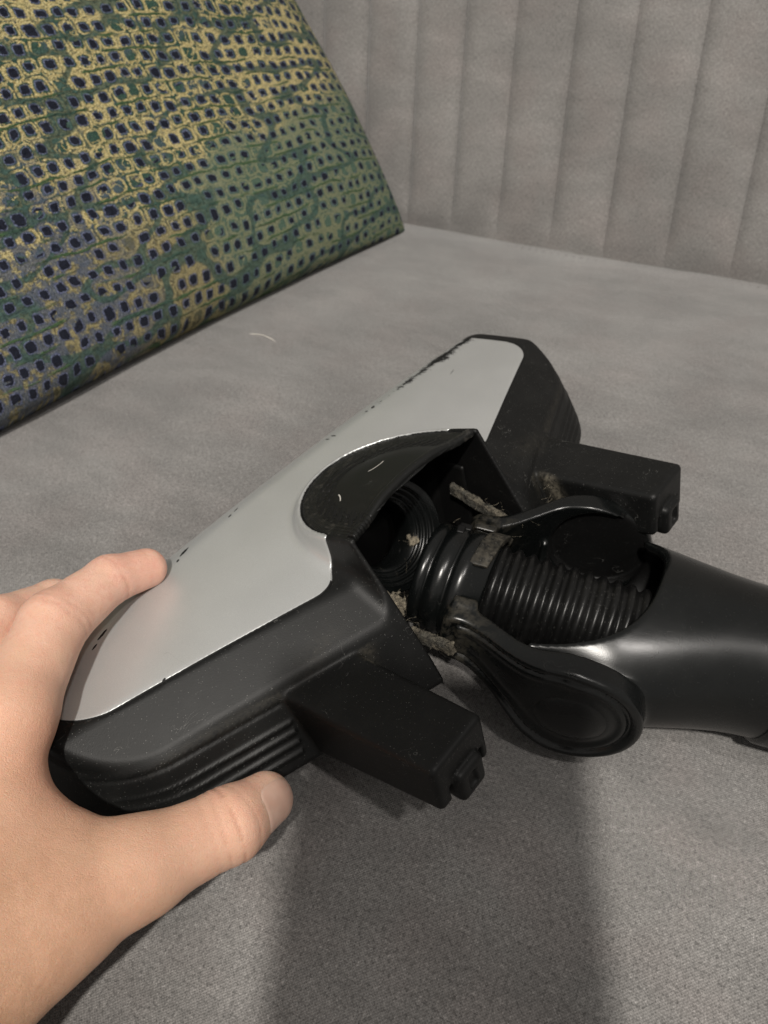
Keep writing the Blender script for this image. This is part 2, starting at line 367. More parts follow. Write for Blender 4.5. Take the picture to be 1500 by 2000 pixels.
def nailm():
    n = NT_('fingernail'); v = n.attr('lc'); a = n.noise(v, 2, 2, .5); e = n.attr('tip', 'Fac')
    col = n.mix(n.ramp(a, .3, .7), (.60, .385, .30), (.65, .44, .35)); col = n.mix(e, col, (.62, .56, .43))
    return n.set(Base_Color=col, Roughness=.36, Subsurface_Weight=.3, Subsurface_Radius=(1, .4, .3), Subsurface_Scale=.002)
M['nail'] = nailm()
def cushionm():
    n = NT_('woven_dotted_brocade'); v = n.attr('lc'); x, y, z = n.xyz(v)      # cm over the cushion face, x from the right corner, y up
    w1 = n.noise(v, .16, 3, .5, col=True); w2 = n.noise(v, 1.1, 3, .6, col=True); w3 = n.noise(v, 6.0, 3, .8, col=True)
    vv = n.vmath('ADD', v, n.vmath('SCALE', n.vmath('SUBTRACT', w1, (.5, .5, .5)), 1.3))
    vv = n.vmath('ADD', vv, n.vmath('SCALE', n.vmath('SUBTRACT', w2, (.5, .5, .5)), .34))
    vv = n.vmath('ADD', vv, n.vmath('SCALE', n.vmath('SUBTRACT', w3, (.5, .5, .5)), .13))
    gx, gy, gz = n.xyz(n.vmath('MULTIPLY', n.vmath('MULTIPLY', vv, n.comb(1.0, n.math('DIVIDE', 1.12, n.math('MULTIPLY_ADD', x, .009, 1.0)), 0.0)), (1 / .95, 1 / .86, 0)))
    gv = n.comb(gx, gy, 0.0)
    vo = n.voronoi(n.comb(n.math('FLOOR', gx), n.math('FLOOR', gy), 0.0), 1.0, 0.0, 'F1', '2D'); rc = n.xyz(vo.outputs['Color'])
    cx = n.math('ADD', n.math('SUBTRACT', n.math('FRACT', gx), .5), n.math('MULTIPLY', n.math('SUBTRACT', rc[0], .5), .16))
    cy = n.math('ADD', n.math('SUBTRACT', n.math('FRACT', gy), .5), n.math('MULTIPLY', n.math('SUBTRACT', rc[1], .5), .12))
    d = n.math('POWER', n.math('ADD', n.math('POWER', n.math('ABSOLUTE', cx), 3.6), n.math('POWER', n.math('ABSOLUTE', cy), 3.6)), 1 / 3.6)
    j = n.noise(v, 9, 3, .8); dj = n.math('ADD', d, n.math('MULTIPLY', n.math('SUBTRACT', j, .5), .12))
    missing = n.ramp(n.noise(n.vmath('MULTIPLY', v, (.6, 1.4, 1)), .42, 3, .6), .585, .60)
    missing = n.math('MAXIMUM', missing, n.ramp(rc[2], .93, .935))
    keep = n.math('SUBTRACT', 1.0, missing)
    size = n.math('ADD', n.math('MULTIPLY', rc[1], .06), n.ramp(x, 2, 38, .165, .215))
    dot = n.math('MULTIPLY', n.ramp(n.math('SUBTRACT', dj, size), -.02, .02, 1, 0), keep)
    halo = n.math('MULTIPLY', n.ramp(n.math('SUBTRACT', dj, size), .045, .075, 1, 0), keep)
    # regions: gold on top, green towards the right corner, ochre at the lower left
    rn = n.math('MULTIPLY', n.math('SUBTRACT', n.noise(v, .28, 4, .65), .5), 9.0)
    green = n.ramp(n.math('ADD', n.math('ADD', y, n.math('MULTIPLY', x, .12)), rn), 9.6, 12.2, 1, 0)
    green = n.math('MULTIPLY', green, n.ramp(n.math('ADD', x, rn), 17, 22, 1, 0))
    ochre = n.math('MULTIPLY', n.ramp(n.math('ADD', x, rn), 17, 21), n.ramp(n.math('ADD', y, n.math('MULTIPLY', rn, .6)), 5.5, 8.0, 1, 0))
    thread = n.noise(n.vmath('MULTIPLY', v, (7, 17, 1)), 1.0, 3, .8); th2 = n.noise(n.vmath('MULTIPLY', v, (20, 6, 1)), 1.0, 2, .8)
    glint = n.ramp(n.voronoi(v, 8.5, 1.0).outputs['Distance'], .12, .30, 1, 0)
    gbase = n.mix(n.ramp(thread, .38, .62), (.008, .03, .022), (.045, .125, .085))
    blue = n.mix(n.ramp(th2, .35, .65), (.025, .045, .075), (.16, .19, .27))
    base = n.mix(n.ramp(n.noise(v, .5, 3, .6), .50, .58), gbase, n.mix(.6, blue, gbase))
    olive = n.mix(n.ramp(th2, .4, .65), (.13, .10, .04), (.22, .19, .10)); gg = n.mix(n.ramp(th2, .35, .65), (.04, .105, .075), (.16, .235, .165))
    base = n.mix(n.math('MULTIPLY', green, .75), base, gg); base = n.mix(n.math('MULTIPLY', ochre, .8), base, olive)
    # gold outlines round the dots and along wandering lines
    ring = n.ramp(n.math('ABSOLUTE', n.math('SUBTRACT', dj, .43)), .045, .085, 1, 0)
    wide = n.ramp(n.noise(n.vmath('ADD', v, (31, 5, 2)), .22, 3, .6), .50, .60)
    ring = n.math('MAXIMUM', ring, n.math('MULTIPLY', n.ramp(dj, .31, .36), n.math('MULTIPLY', wide, n.ramp(thread, .40, .50))))
    wander = n.ramp(n.math('ABSOLUTE', n.math('SUBTRACT', n.noise(v, .9, 3, .6), .5)), .012, .022, 1, 0)
    gold = n.math('MAXIMUM', ring, wander)
    gold = n.math('MULTIPLY', gold, n.ramp(n.math('ADD', n.noise(v, 5.0, 3, .8), n.math('MULTIPLY', wide, .1)), .36, .46))
    gold = n.math('MULTIPLY', gold, n.math('MULTIPLY_ADD', green, -.72, 1.0)); gold = n.math('MULTIPLY', gold, n.math('MULTIPLY_ADD', ochre, -.55, 1.0))
    goldc = n.mix(n.ramp(thread, .35, .66), (.34, .25, .08), (1.0, .88, .46)); goldc = n.mix(n.math('MULTIPLY', glint, .6), goldc, (.95, .88, .55))
    rowl = n.math('ABSOLUTE', n.math('SUBTRACT', n.math('FRACT', n.math('ADD', gy, .02)), .0))
    rowl = n.math('MINIMUM', rowl, n.math('SUBTRACT', 1.0, rowl))
    stripe = n.math('MULTIPLY', n.ramp(n.math('ADD', rowl, n.math('MULTIPLY', n.math('SUBTRACT', j, .5), .18)), .05, .09, 1, 0), n.ramp(n.noise(n.vmath('MULTIPLY', v, (.35, 1.2, 1)),   .8, 2, .5), .48, .56))
    salt = n.noise(v, 13, 2, .9); base = n.mix(n.ramp(salt, .56, .66, 0, .55), base, (.24, .27, .24))
    col = n.mix(gold, base, goldc)
    bluep = n.math('MULTIPLY', n.ramp(n.math('ADD', x, rn), 21, 26), n.ramp(n.math('ADD', y, rn), 8, 13, 1, 0))
    col = n.mix(n.math('MULTIPLY', bluep, n.ramp(n.noise(v, 1.2, 3, .7), .42, .52, 0, .85)), col, blue)
    spark = n.math('MULTIPLY', n.ramp(n.voronoi(v, 11, 1.0).outputs['Distance'], .10, .22, 1, 0), n.ramp(n.noise(v, .8, 2, .5), .4, .6, .1, .7)); col = n.mix(spark, col, n.mix(gold, (.26, .33, .28), (1.0, .92, .62)))
    col = n.mix(stripe, col, n.mix(n.ramp(thread, .4, .6), (.035, .075, .03), (.11, .20, .09)))
    band = n.ramp(n.math('ABSOLUTE', n.math('SUBTRACT', n.noise(n.vmath('MULTIPLY', v, (.5, 1.1, 1)), .33, 1, .4), .52)), .02, .035, 1, 0)
    col = n.mix(n.math('MULTIPLY', band, .85), col, n.mix(n.ramp(n.noise(v, 4.5, 3, .8), .35, .65), (.02, .05, .042), (.08, .155, .125)))
    haloc = n.mix(n.ramp(j, .38, .62), (.05, .06, .13), (.25, .28, .46))
    halo = n.math('MULTIPLY', halo, n.math('MULTIPLY_ADD', green, -.45, .9))
    col = n.mix(halo, col, haloc); col = n.mix(dot, col, n.mix(n.ramp(j, .3, .7), (.003, .005, .014), (.009, .013, .034)))
    h = n.math('ADD', n.math('MULTIPLY', gold, .5), n.math('ADD', n.math('MULTIPLY', dot, -1.3), n.math('MULTIPLY', thread, .9)))
    h = n.math('SUBTRACT', h, n.math('MULTIPLY', stripe, .5))
    side = n.ramp(z, .30, .42)                            # plain dark cloth on the back
    col = n.mix(side, col, (.03, .04, .03))
    return n.set(Base_Color=col, Roughness=n.math('MULTIPLY_ADD', gold, -.35, .75), Metallic=n.math('MULTIPLY', gold, .15), Specular_IOR_Level=.35, Normal=n.bump(h, 1.0, .002))
M['cushion'] = cushionm()
def simple(name, col, rough=.6, **k):
    n = NT_(name); v = n.attr('lc'); g = n.noise(v, 3, 3, .6)
    c = n.mix(g, tuple(x * .8 for x in col), tuple(min(1, x * 1.2) for x in col))
    return n.set(Base_Color=c, Roughness=rough, Normal=n.bump(n.noise(v, 20, 2, .6), .15, .0003), **k)
M['lint'] = simple('pale_lint', (.55, .52, .47), .9)
M['stitch'] = simple('pale_piping_thread', (.40, .385, .365), .9)
M['phone'] = simple('phone_glass', (.02, .02, .025), .2)
# ================================================================== SOFA
JA = np.array([2.5375, 59.638, SEAT]); JE = np.array([.8904, -.45518, 0.0]); JN = np.array([.45518, .8904, 0.0])   # seat/backrest seam: origin, along, away from viewer
sofa = tag(empty('sofa', (JA[0], JA[1], SEAT - 20)), 'grey upholstered sofa with vertical channel stitching on its backrest', 'sofa')
def build_seat():
    xs = np.linspace(-70, 75, 291); ys = np.concatenate([np.linspace(-1.5, 4, 14), np.linspace(4.6, 66, 150)])
    X, Y = np.meshgrid(xs, ys, indexing='ij')
    zz = SEAT + .22 * (vnoise(np.stack([X * .09, Y * .09, X * 0 + 3], -1)) - .5) * 2 + .05 * (vnoise(np.stack([X * .35, Y * .35, X * 0 + 9], -1)) - .5)
    W0 = JA[None, None] + X[..., None] * JE - Y[..., None] * JN
    for cx_, cy_, rr_, dp_ in ((12, 15.7, 5, .6), (17, 14, 6, .6), (-8, 22, 6, .25), (-2, 27, 6, .2), (4, 32, 6, .2), (-8, 6, 7, .25), (6, 14, 4, .2)):
        zz = zz - dp_ * np.exp(-(((W0[..., 0] - cx_) ** 2 + (W0[..., 1] - cy_) ** 2) / rr_ ** 2))
    near = np.clip(Y / 3.0, 0, 1); zz = zz - .2 * (1 - near) ** 2
    # flat where things stand
    W = JA[None, None] + X[..., None] * JE - Y[..., None] * JN; W[..., 2] = zz
    e = np.clip((Y - 62) / 4, 0, 1); W[..., 2] -= 3.0 * (1 - np.sqrt(np.maximum(1 - e * e, 0)))
    V = W.reshape(-1, 3); L = np.stack([X, Y, X * 0], -1).reshape(-1, 3)
    a, b = X.shape; i = np.arange(a * b).reshape(a, b)
    Q = np.stack([i[:-1, :-1], i[:-1, 1:], i[1:, 1:], i[1:, :-1]], -1).reshape(-1, 4)
    # skirt round the slab
    rim = np.concatenate([i[:, -1], i[::-1, 0][:0]]); bot = V[rim].copy(); bot[:, 2] = SEAT - 15; nb0 = len(V)
    V = np.concatenate([V, bot]); L = np.concatenate([L, L[rim] + [0, 12, 0]])
    k = np.arange(len(rim) - 1); Q = np.concatenate([Q, np.stack([rim[k], nb0 + k, nb0 + k + 1, rim[k + 1]], 1)])
    return mesh_np('seat_cushion', V, Q, L)
link('seat_cushion', build_seat(), M['seat'], sofa)
lean = math.radians(19)
BUP = np.array([0, 0, math.cos(lean)]) + JN * math.sin(lean) - JE * math.sin(math.radians(4.5)); BUP /= np.linalg.norm(BUP)
BN = np.cross(JE, BUP); BN /= np.linalg.norm(BN); BN = BN if BN @ JN < 0 else -BN       # towards the viewer
def quadgrid(P, L, name, flip=False):
    a, b = P.shape[:2]; i = np.arange(a * b).reshape(a, b)
    Q = np.stack([i[:-1, :-1], i[1:, :-1], i[1:, 1:], i[:-1, 1:]], -1).reshape(-1, 4)
    if flip: Q = Q[:, ::-1]
    return mesh_np(name, P.reshape(-1, 3), Q, L.reshape(-1, 3))
xs = np.array([-60., 75.]); hs = np.array([-6., 62.]); X, Hh = np.meshgrid(xs, hs, indexing='ij')
back = link('backrest', quadgrid(JA + X[..., None] * JE + Hh[..., None] * BUP - BN * .75, np.stack([X, Hh, X * 0], -1), 'backrest'), M['back'], sofa)
seams = [-40 + 4.05 * k for k in range(9)] + [-3.8, .15, 3.8, 7.5, 11.6, 15.6, 19.9, 24.3] + [24.3 + 4.1 * k for k in range(1, 11)]
seams = sorted(seams); seams = [s_ for k, s_ in enumerate(seams) if k == 0 or s_ - seams[k - 1] > 2]
for k in range(len(seams) - 1):
    x0, x1 = seams[k], seams[k + 1]
    tx = np.linspace(-1, 1, 25); hy = np.linspace(-2.5, 60, 96); T, Y = np.meshgrid(tx, hy, indexing='ij')
    X = (x0 + x1) / 2 + T * ((x1 - x0) / 2 - .006)
    wob = (vnoise(np.stack([np.round(X * 0 + k + (T > 0)) * 7.3, Y * .22, Y * 0], -1)) - .5)
    prof = .38 * (1 - np.abs(T) ** 5.5) + .20 * (1 - T * T)
    fb = np.clip((Y + .6) / 3.2, 0, 1); fb = fb * fb * (3 - 2 * fb); prof = prof * fb + .42 * (1 - fb)
    puck = .10 * (vnoise(np.stack([X * .3, Y * .5, X * 0 + k * 3.1], -1)) - .5) * np.abs(T) ** 2 * (1 - np.abs(T) ** 12) + .14 * (vnoise(np.stack([X * .25, Y * .14, X * 0 + 5.], -1)) - .5) * (1 - np.abs(T) ** 8)
    d = prof + puck; d = d - .5 * np.clip(1 - (Y + .2) / 1.6, 0, 1) ** 2
    Xw = X + .22 * wob * (np.abs(T) > .99) * 0
    P = JA + Xw[..., None] * JE + Y[..., None] * BUP + (d - .35)[..., None] * BN
    link('channel', quadgrid(P, np.stack([X, Y, X * 0 + 1], -1), 'channel'), M['back'], back)
# seam piping with its pale stitches
pp = [JA + JE * x - JN * .15 + np.array([0, 0, -.33 + .06 * math.sin(x * 1.3)]) for x in np.linspace(-60, 70, 260)]
pip = link('piping', tube([p - np.array([0, 0, .12]) for p in pp], .11, 8, 'piping'), M['back'], sofa)
sv, sf = [], []
for x in np.arange(-10, 45, .55):
    c = JA + JE * x - JN * .42 + np.array([0, 0, -.22]); k = len(sv)
    for dx, dy, dz in ((-.11, -.04, 0), (.11, -.04, 0), (.11, .04, .02), (-.11, .04, .02), (0, 0, .07)): sv.append(c + JE * dx - JN * dy + np.array([0, 0, dz]))
    sf += [[k, k + 1, k + 4], [k + 1, k + 2, k + 4], [k + 2, k + 3, k + 4], [k + 3, k, k + 4]]
tag(link('stitching', mesh_np('stitching', sv, sf, np.array(sv), False), M['back'], sofa), kind='stuff')
# ================================================================== CUSHION
CBR = np.array([3.0, 58.0, SEAT]); CE = -np.array([.6764, .7365, 0.0]); CB = np.array([-.7365, .6764, 0.0]) * -1
CB = np.array([CE[1], -CE[0], 0.0]); CB = CB if CB[0] < 0 else -CB                  # horizontally away from the viewer
cb = math.radians(53); CU = CB * math.cos(cb) + np.array([0, 0, math.sin(cb)]); CNn = np.cross(CE, CU); CNn = CNn if CNn @ np.array([1, -1, 0]) > 0 else -CNn
def build_cushion():
    n = 130; L = 46.0
    t = .5 - .5 * np.cos(np.linspace(0, 1, n) * math.pi); t = .6 * t + .4 * np.linspace(0, 1, n); A, B = np.meshgrid(t, t, indexing='ij')
    def shape(sgn):
        ea = np.minimum(A, 1 - A) * 2; eb = np.minimum(B, 1 - B) * 2
        th = 5.6 * (np.clip(1 - (1 - ea) ** 3.0, 0, 1) * np.clip(1 - (1 - eb) ** 3.0, 0, 1)) ** .36
        inA = (1.0 + .5 * (vnoise(np.stack([B * 9, A * 0 + 4.2, A * 0], -1)) - .5)) * (1 - (2 * B - 1) ** 2) * (1 - 2 * A); inB = .9 * (1 - (2 * A - 1) ** 2) * (1 - 2 * B)
        x = A * L + inA; y = B * L + inB
        bm = (vnoise(np.stack([x * .16, y * .16, x * 0 + 2 + sgn], -1)) - .5) * .8 * np.clip(th / 2, 0, 1)
        P = CBR + np.array([0, 0, .1]) + CNn * -.9 + x[..., None] * CE + y[..., None] * CU + (sgn * (th + bm))[..., None] * CNn
        return P, np.stack([x, y, x * 0 + (0 if sgn > 0 else .6)], -1)
    P1, L1 = shape(1); P2, L2 = shape(-1)
    i = np.arange(n * n).reshape(n, n); Q = np.stack([i[:-1, :-1], i[1:, :-1], i[1:, 1:], i[:-1, 1:]], -1).reshape(-1, 4)
    V = np.concatenate([P1.reshape(-1, 3), P2.reshape(-1, 3)]); Q = np.concatenate([Q, Q[:, ::-1] + n * n])
    V[:, 2] = np.where(V[:, 2] < SEAT + .12, SEAT + .12 + (V[:, 2] - SEAT - .12) * .06, V[:, 2])
    me = mesh_np('cushion', V, Q, np.concatenate([L1.reshape(-1, 3), L2.reshape(-1, 3)]))
    return me
cu = link('cushion', build_cushion(), M['cushion'], None, CBR + CE * 23)
tag(cu, 'large square cushion in gold and green brocade with navy dots leaning on the sofa', 'cushion')
# ================================================================== FLOOR HEAD
head = tag(empty('vacuum_floor_head', HO + np.array([0, 0, SEAT])), 'worn black vacuum floor head with scratched silver top lying on the grey sofa seat', 'vacuum head')
NX, NY = .3529, .9357
def parts(p):
    u, v, w = p[..., 0], p[..., 1], p[..., 2]; a = np.abs(u); q = NX * a + NY * v
    return u, v, w, a, q
def base_body(p, bump=True):
    u, v, w, a, q = parts(p)
    wt = 3.17 - .0024 * a * a - .010 * (v + 1) ** 2
    top = (w - wt) * .985
    bandw = 3.15 - .0024 * a * a - .65 * (q - 3.93)
    bandd = (w - bandw) / math.sqrt(1 + .65 ** 2)
    top = smax(top, bandd, .12)
    d = rmax(top, -(v + 6.12), 2.3)
    if bump:                                              # raised hood in the middle
        vb = np.minimum(v - 1.7, 0)
        el = (np.hypot(a / 3.62, vb / 3.75) - 1) * 3.6
        ht = 3.36 + .245 * (v + 2) + .36 * (1 - np.minimum(a / 3.62, 1.2) ** 2)
        bp_ = rmax(el, (w - ht) * .96, .10)
        d = smin(d, bp_, .55)
    side = rmax(rmax(q - 5.70, (a - 13.75), 2.4), -(v + 6.3), 1.6)
    # the sides flare out a little towards the floor
    side = (side - np.clip(1.75 - w, 0, 3) * .33) * .96
    d = rmax(d, side, .28)
    d = rmax(d, -(w + 1.0), .3)
    cut = (w - 4.47 + 1.94 * (v - 3.13)) / 2.18            # sloping rear of the hood
    cut = np.where(a < 5.2, cut, np.minimum(cut, cut - (a - 5.2) * 3))
    d = smax(d, cut, .10)
    d = smax(d, -(w + 1.0), .1)
    return d
def silver_region(p):                                     # < 0 inside the silver panel, in plan
    u, v, w, a, q = parts(p)
    r = rmax(q - 3.93, a - 13.0, 1.35)
    vb = np.minimum(v - 1.7, 0)
    el = (np.hypot(a / 3.43, (vb) / 3.56) - 1) * 3.43
    side = rmax(r, 3.80 - a, 1.3)                        # the edge curls up beside the hood
    front = np.maximum(r, v - .75)
    lip = np.maximum(np.hypot(a / 4.0, vb / 4.15) * 4.0 - 4.0, v - 1.75)
    rr = smin(np.minimum(side, front), lip, .45)
    rr = np.maximum(rr, -el)
    return np.maximum(rr, .25 - w)
def silver_fn(p):
    b = base_body(p)
    d = smax(b - .006, silver_region(p) + .0, .02)
    return smax(d, -(b + .28), .05)
def ribs(p, b):
    u, v, w, a, q = parts(p)
    g = np.full(u.shape, 9.)
    for wc, r in ((.74, .06), (.38, .06), (.02, .06), (-.34, .055)):
        g = np.minimum(g, np.hypot(b, w - wc) - r - .03 + .05 * np.clip((a - 9.5) / 4, 0, 1))
    return np.maximum(g, np.maximum(8.15 + (.74 - w) * .2 - a, .6 - v))
def visor_cavity(p):
    u, v, w, a, q = parts(p)
    ht = 3.36 + .245 * (v + 2) + .36 * (1 - np.minimum(a / 3.62, 1.2) ** 2) - .22
    vb = np.minimum(v - 1.9, 0)
    aw = 3.42 + .03 * smooth(v, 2.0, 2.8)
    el = (np.hypot(a / aw, vb / 3.2) - 1) * 3.3
    c = np.maximum(np.maximum(el, w - ht), -.95 - w + 0 * w)
    return np.where(True, c, c)
def pod(p):
    u, v, w, a, q = parts(p)
    tw = 1.62 + .055 * (v - 3)
    k = (v - 3.2) / 5.8
    outer = a - (8.0 - .22 * k); inner = (5.35 + .12 * k) - a
    d = rmax(rmax(outer, inner, .18), (w - tw), .22)
    d = rmax(d, v - 9.05, .18); d = rmax(d, -(w - .05 + .17 * (9 - v)), .2)
    return np.maximum(d, 2.6 - v)
def smooth(x, a, b):
    t = np.clip((x - a) / (b - a), 0, 1); return t * t * (3 - 2 * t)
def housing_fn(p):
    u, v, w, a, q = parts(p)
    b = base_body(p)
    sr = silver_region(p)
    # recess that carries the silver shell, leaving a fine dark joint
    el = (np.hypot(a / 3.43, np.minimum(v - 1.7, 0) / 3.56) - 1) * 3.43
    d = b + .035 * (1 - smooth(sr, -.01, .06))
    d = smin(d, np.maximum(pod(p), -4.0 - v), .12)
    d = smax(d, -visor_cavity(p), .06)
    # opening under the visor insert
    d = smax(d, -np.maximum(el + .02, -(b + .14)), .03)
    d = smin(d, ribs(p, b), .05)
    line = np.maximum(np.hypot(b, w - 1.40) - .06, np.maximum(8.1 - a, -.2 - v))
    d = smax(d, -line, .04)
    # pod end recess
    pa = np.stack([a, v, w], -1)
    d = smin(d, box(pa, (5.98, 8.6, -.22), (7.12, 9.30, 1.02), .2), .06)
    for sl in (5.84, 7.24): d = smax(d, -box(pa, (sl - .08, 8.7, -.6), (sl + .08, 9.6, .75), .04), .04)
    d = smax(d, -box(pa, (6.4, 9.18, .1), (6.75, 9.7, .7), .06), .04)
    # open belly
    bel = box(np.stack([a, v, w], -1), (-3.35, 1.0, -3), (3.35, 9, .2), .1)
    d = smax(d, -bel, .05)
    return d
def dust_housing(P):
    u, v, w, a, q = parts(P)
    fil = np.exp(-((v - 3.2 - (4.47 - w) / 1.94) / .32) ** 2) * np.exp(-((a - 5.2) / .22) ** 2) * 1.5 * (w < 1.7)
    jn = np.exp(-((v - 3.3) / .35) ** 2) * np.exp(-((a - 6.6) / 1.3) ** 2) * .28
    rid = np.exp(-((q - 5.70) / .10) ** 2) * np.exp(-((w - 1.85) / .3) ** 2) * ((a > 8) & (a < 12.3)) * .35
    return np.clip(fil * .8 + jn * .15 + rid * .25, 0, 1.3)
HB = ((-15.2, -7.4, -1.5), (15.2, 9.8, 5.2))
hs_ = sdf_object('lower_housing', housing_fn, HB[0], HB[1], .085, M['housing'], head, HEAD, extra={'dust': dust_housing}, pad=1.15)
hs_.data.materials.append(M['inner'])
_lc = np.empty(len(hs_.data.vertices) * 3, np.float32); hs_.data.attributes['lc'].data.foreach_get('vector', _lc); _lc = _lc.reshape(-1, 3)
_pv = np.empty(len(hs_.data.loops), np.int32); hs_.data.loops.foreach_get('vertex_index', _pv); _ctr = _lc[_pv.reshape(-1, 4)].mean(1)
hs_.data.polygons.foreach_set('material_index', ((visor_cavity(_ctr) < .05) & (_ctr[:, 2] < 4.6)).astype(np.int32))
sdf_object('silver_cover', silver_fn, HB[0], (15.2, 4.6, 5.2), .075, M['silver'], head, HEAD, pad=1.2, extra={'edge': lambda P: np.where((np.abs(P[:, 0]) > 4.2) & (P[:, 1] > -4.6), silver_region(P), -1.)})
def visor_fn(p):
    u, v, w, a, q = parts(p)
    vb = np.minimum(v - 1.7, 0)
    el = (np.hypot(a / 3.37, vb / 3.50) - 1) * 3.4
    sc = .25 * np.exp(-((el + .9) / .7) ** 2)             # shallow scoop near the rim
    ht = 3.36 + .245 * (v + 2) + .36 * (1 - np.minimum(a / 3.62, 1.2) ** 2) - .05
    back = v - (2.72 + .40 * (a / 3.6) ** 2)
    rim = .13 * np.exp(-((back + .20) / .19) ** 4)
    t = (w - ht - rim + sc * .5) * .95
    d = rmax(el, t, .05); d = np.maximum(d, -(t + .24)); d = smax(d, back, .05)
    # perforation dimples in rows along the rim
    return d
def visor_mat():
    m = M['visor']; t = m.node_tree; n = NT_.__new__(NT_); n.m = m; n.t = t; n.N = t.nodes; n.L = t.links; n.bsdf = t.nodes['Principled BSDF']
    v = n.attr('lc'); x, y, z = n.xyz(v)
    yb = n.math('MINIMUM', n.math('SUBTRACT', y, 1.7), 0.0)
    r = n.math('SQRT', n.math('ADD', n.math('POWER', n.math('MULTIPLY', n.math('ABSOLUTE', x), 1 / 3.37), 2.0), n.math('POWER', n.math('MULTIPLY', n.math('ABSOLUTE', yb), 1 / 3.5), 2.0)))
    ang = n.math('ARCTAN2', yb, x)
    hx = n.math('SUBTRACT', n.math('FRACT', n.math('MULTIPLY', ang, 26.0)), .5); hy = n.math('SUBTRACT', n.math('FRACT', n.math('MULTIPLY', r, 21.0)), .5)
    dd = n.math('SQRT', n.math('ADD', n.math('MULTIPLY', hx, hx), n.math('MULTIPLY', hy, hy)))
    hole = n.math('MULTIPLY', n.ramp(dd, .20, .30, 1, 0), n.ramp(r, .66, .72))
    hole = n.math('MULTIPLY', hole, n.ramp(n.noise(v, 2.2, 2, .5), .35, .5))
    old = n.bsdf.inputs['Base Color'].links[0].from_socket
    c = n.mix(n.math('MULTIPLY', n.math('MULTIPLY', n.ramp(r, .68, .8), n.ramp(n.noise(v, 3, 3, .7), .50, .68)), .20), old, (.11, .10, .085))
    for (cx, cy, lx, an) in ((.35, .75, .42, .15), (-1.55, .55, .28, -.9)):
        dx = n.math('SUBTRACT', x, cx); dy = n.math('SUBTRACT', y, cy)
        a1 = n.math('ADD', n.math('MULTIPLY', dx, math.cos(an)), n.math('MULTIPLY', dy, math.sin(an)))
        a2 = n.math('SUBTRACT', n.math('MULTIPLY', dy, math.cos(an)), n.math('MULTIPLY', dx, math.sin(an)))
        a2 = n.math('ADD', a2, n.math('MULTIPLY', n.math('MULTIPLY', a1, a1), .5))
        k = n.math('MULTIPLY', n.ramp(n.math('ABSOLUTE', a2), .012, .03, 1, 0), n.ramp(n.math('ABSOLUTE', a1), lx * .8, lx, 1, 0))
        c = n.mix(k, c, (.5, .48, .44))
    n.L.new(n.mix(n.math('MULTIPLY', hole, .55), c, (.003, .003, .003)), n.bsdf.inputs['Base Color'])
    n.L.new(n.bump(n.math('MULTIPLY', hole, -1.0), .8, .0006), n.bsdf.inputs['Normal'])
visor_mat()
visor = sdf_object('hood_visor', visor_fn, (-3.7, -2.2, 2.8), (3.7, 3.6, 5.2), .055, M['visor'], head, HEAD, pad=1.2)
# glue blob on the visor's back edge
# rotating socket inside the hood
sockO = (-.25, .95, 1.55); sockA = (-.10, .93, .36)
prof = [(-1.3, 1.28), (-.6, 1.30), (-.15, 1.34)]
for k in range(4):
    t0 = -.12 + k * .17; r0 = 1.40 + k * .17
    prof += [(t0, r0), (t0 + .07, r0 + .02), (t0 + .09, r0 + .07), (t0 + .02, r0 + .10)]
prof += [(.66, 2.12), (.60, 2.2), (.2, 2.25), (-1.2, 2.25)]
sock = link('pivot_socket', lathe(HEAD, sockO, sockA, prof, 80, name='pivot_socket'), M['glossy'], head)
# cavity lining
def lining_fn(p):
    u, v, w, a, q = parts(p)
    wall = np.maximum(np.abs(a - 3.3) - .07, np.maximum(np.abs(v - .9) - 1.4, np.abs(w - 1.2) - 1.6))
    bk = np.maximum(np.abs(v + .55) - .1, np.maximum(a - 3.2, np.abs(w - .9) - 1.7))
    return np.minimum(wall, bk)
sdf_object('cavity_lining', lining_fn, (-3.7, -1., -1.2), (3.7, 4.6, 3.8), .09, M['inner'], head, HEAD, pad=1.4)
def rail(u0, v0, v1, w0, w1):
    f = lambda p: box(p - np.stack([0 * p[..., 1], 0 * p[..., 1], (p[..., 1] - v0) / (v1 - v0) * (w1 - w0)], -1), (u0 - .13, v0, w0 - .26), (u0 + .13, v1, w0 + .22), .03) - .09 * (vnoise(p * 4) - .5) - .05 * (vnoise(p * 11) - .5)
    return sdf_object('side_rail', f, (u0 - .4, v0 - .3, min(w0, w1) - .4), (u0 + .4, v1 + .3, max(w0, w1) + .4), .05, M['dusty'], head, HEAD, pad=1.5)
rail(-3.0, 2.25, 6.0, .15, .55); rail(3.0, 1.75, 4.9, 1.85, .75)
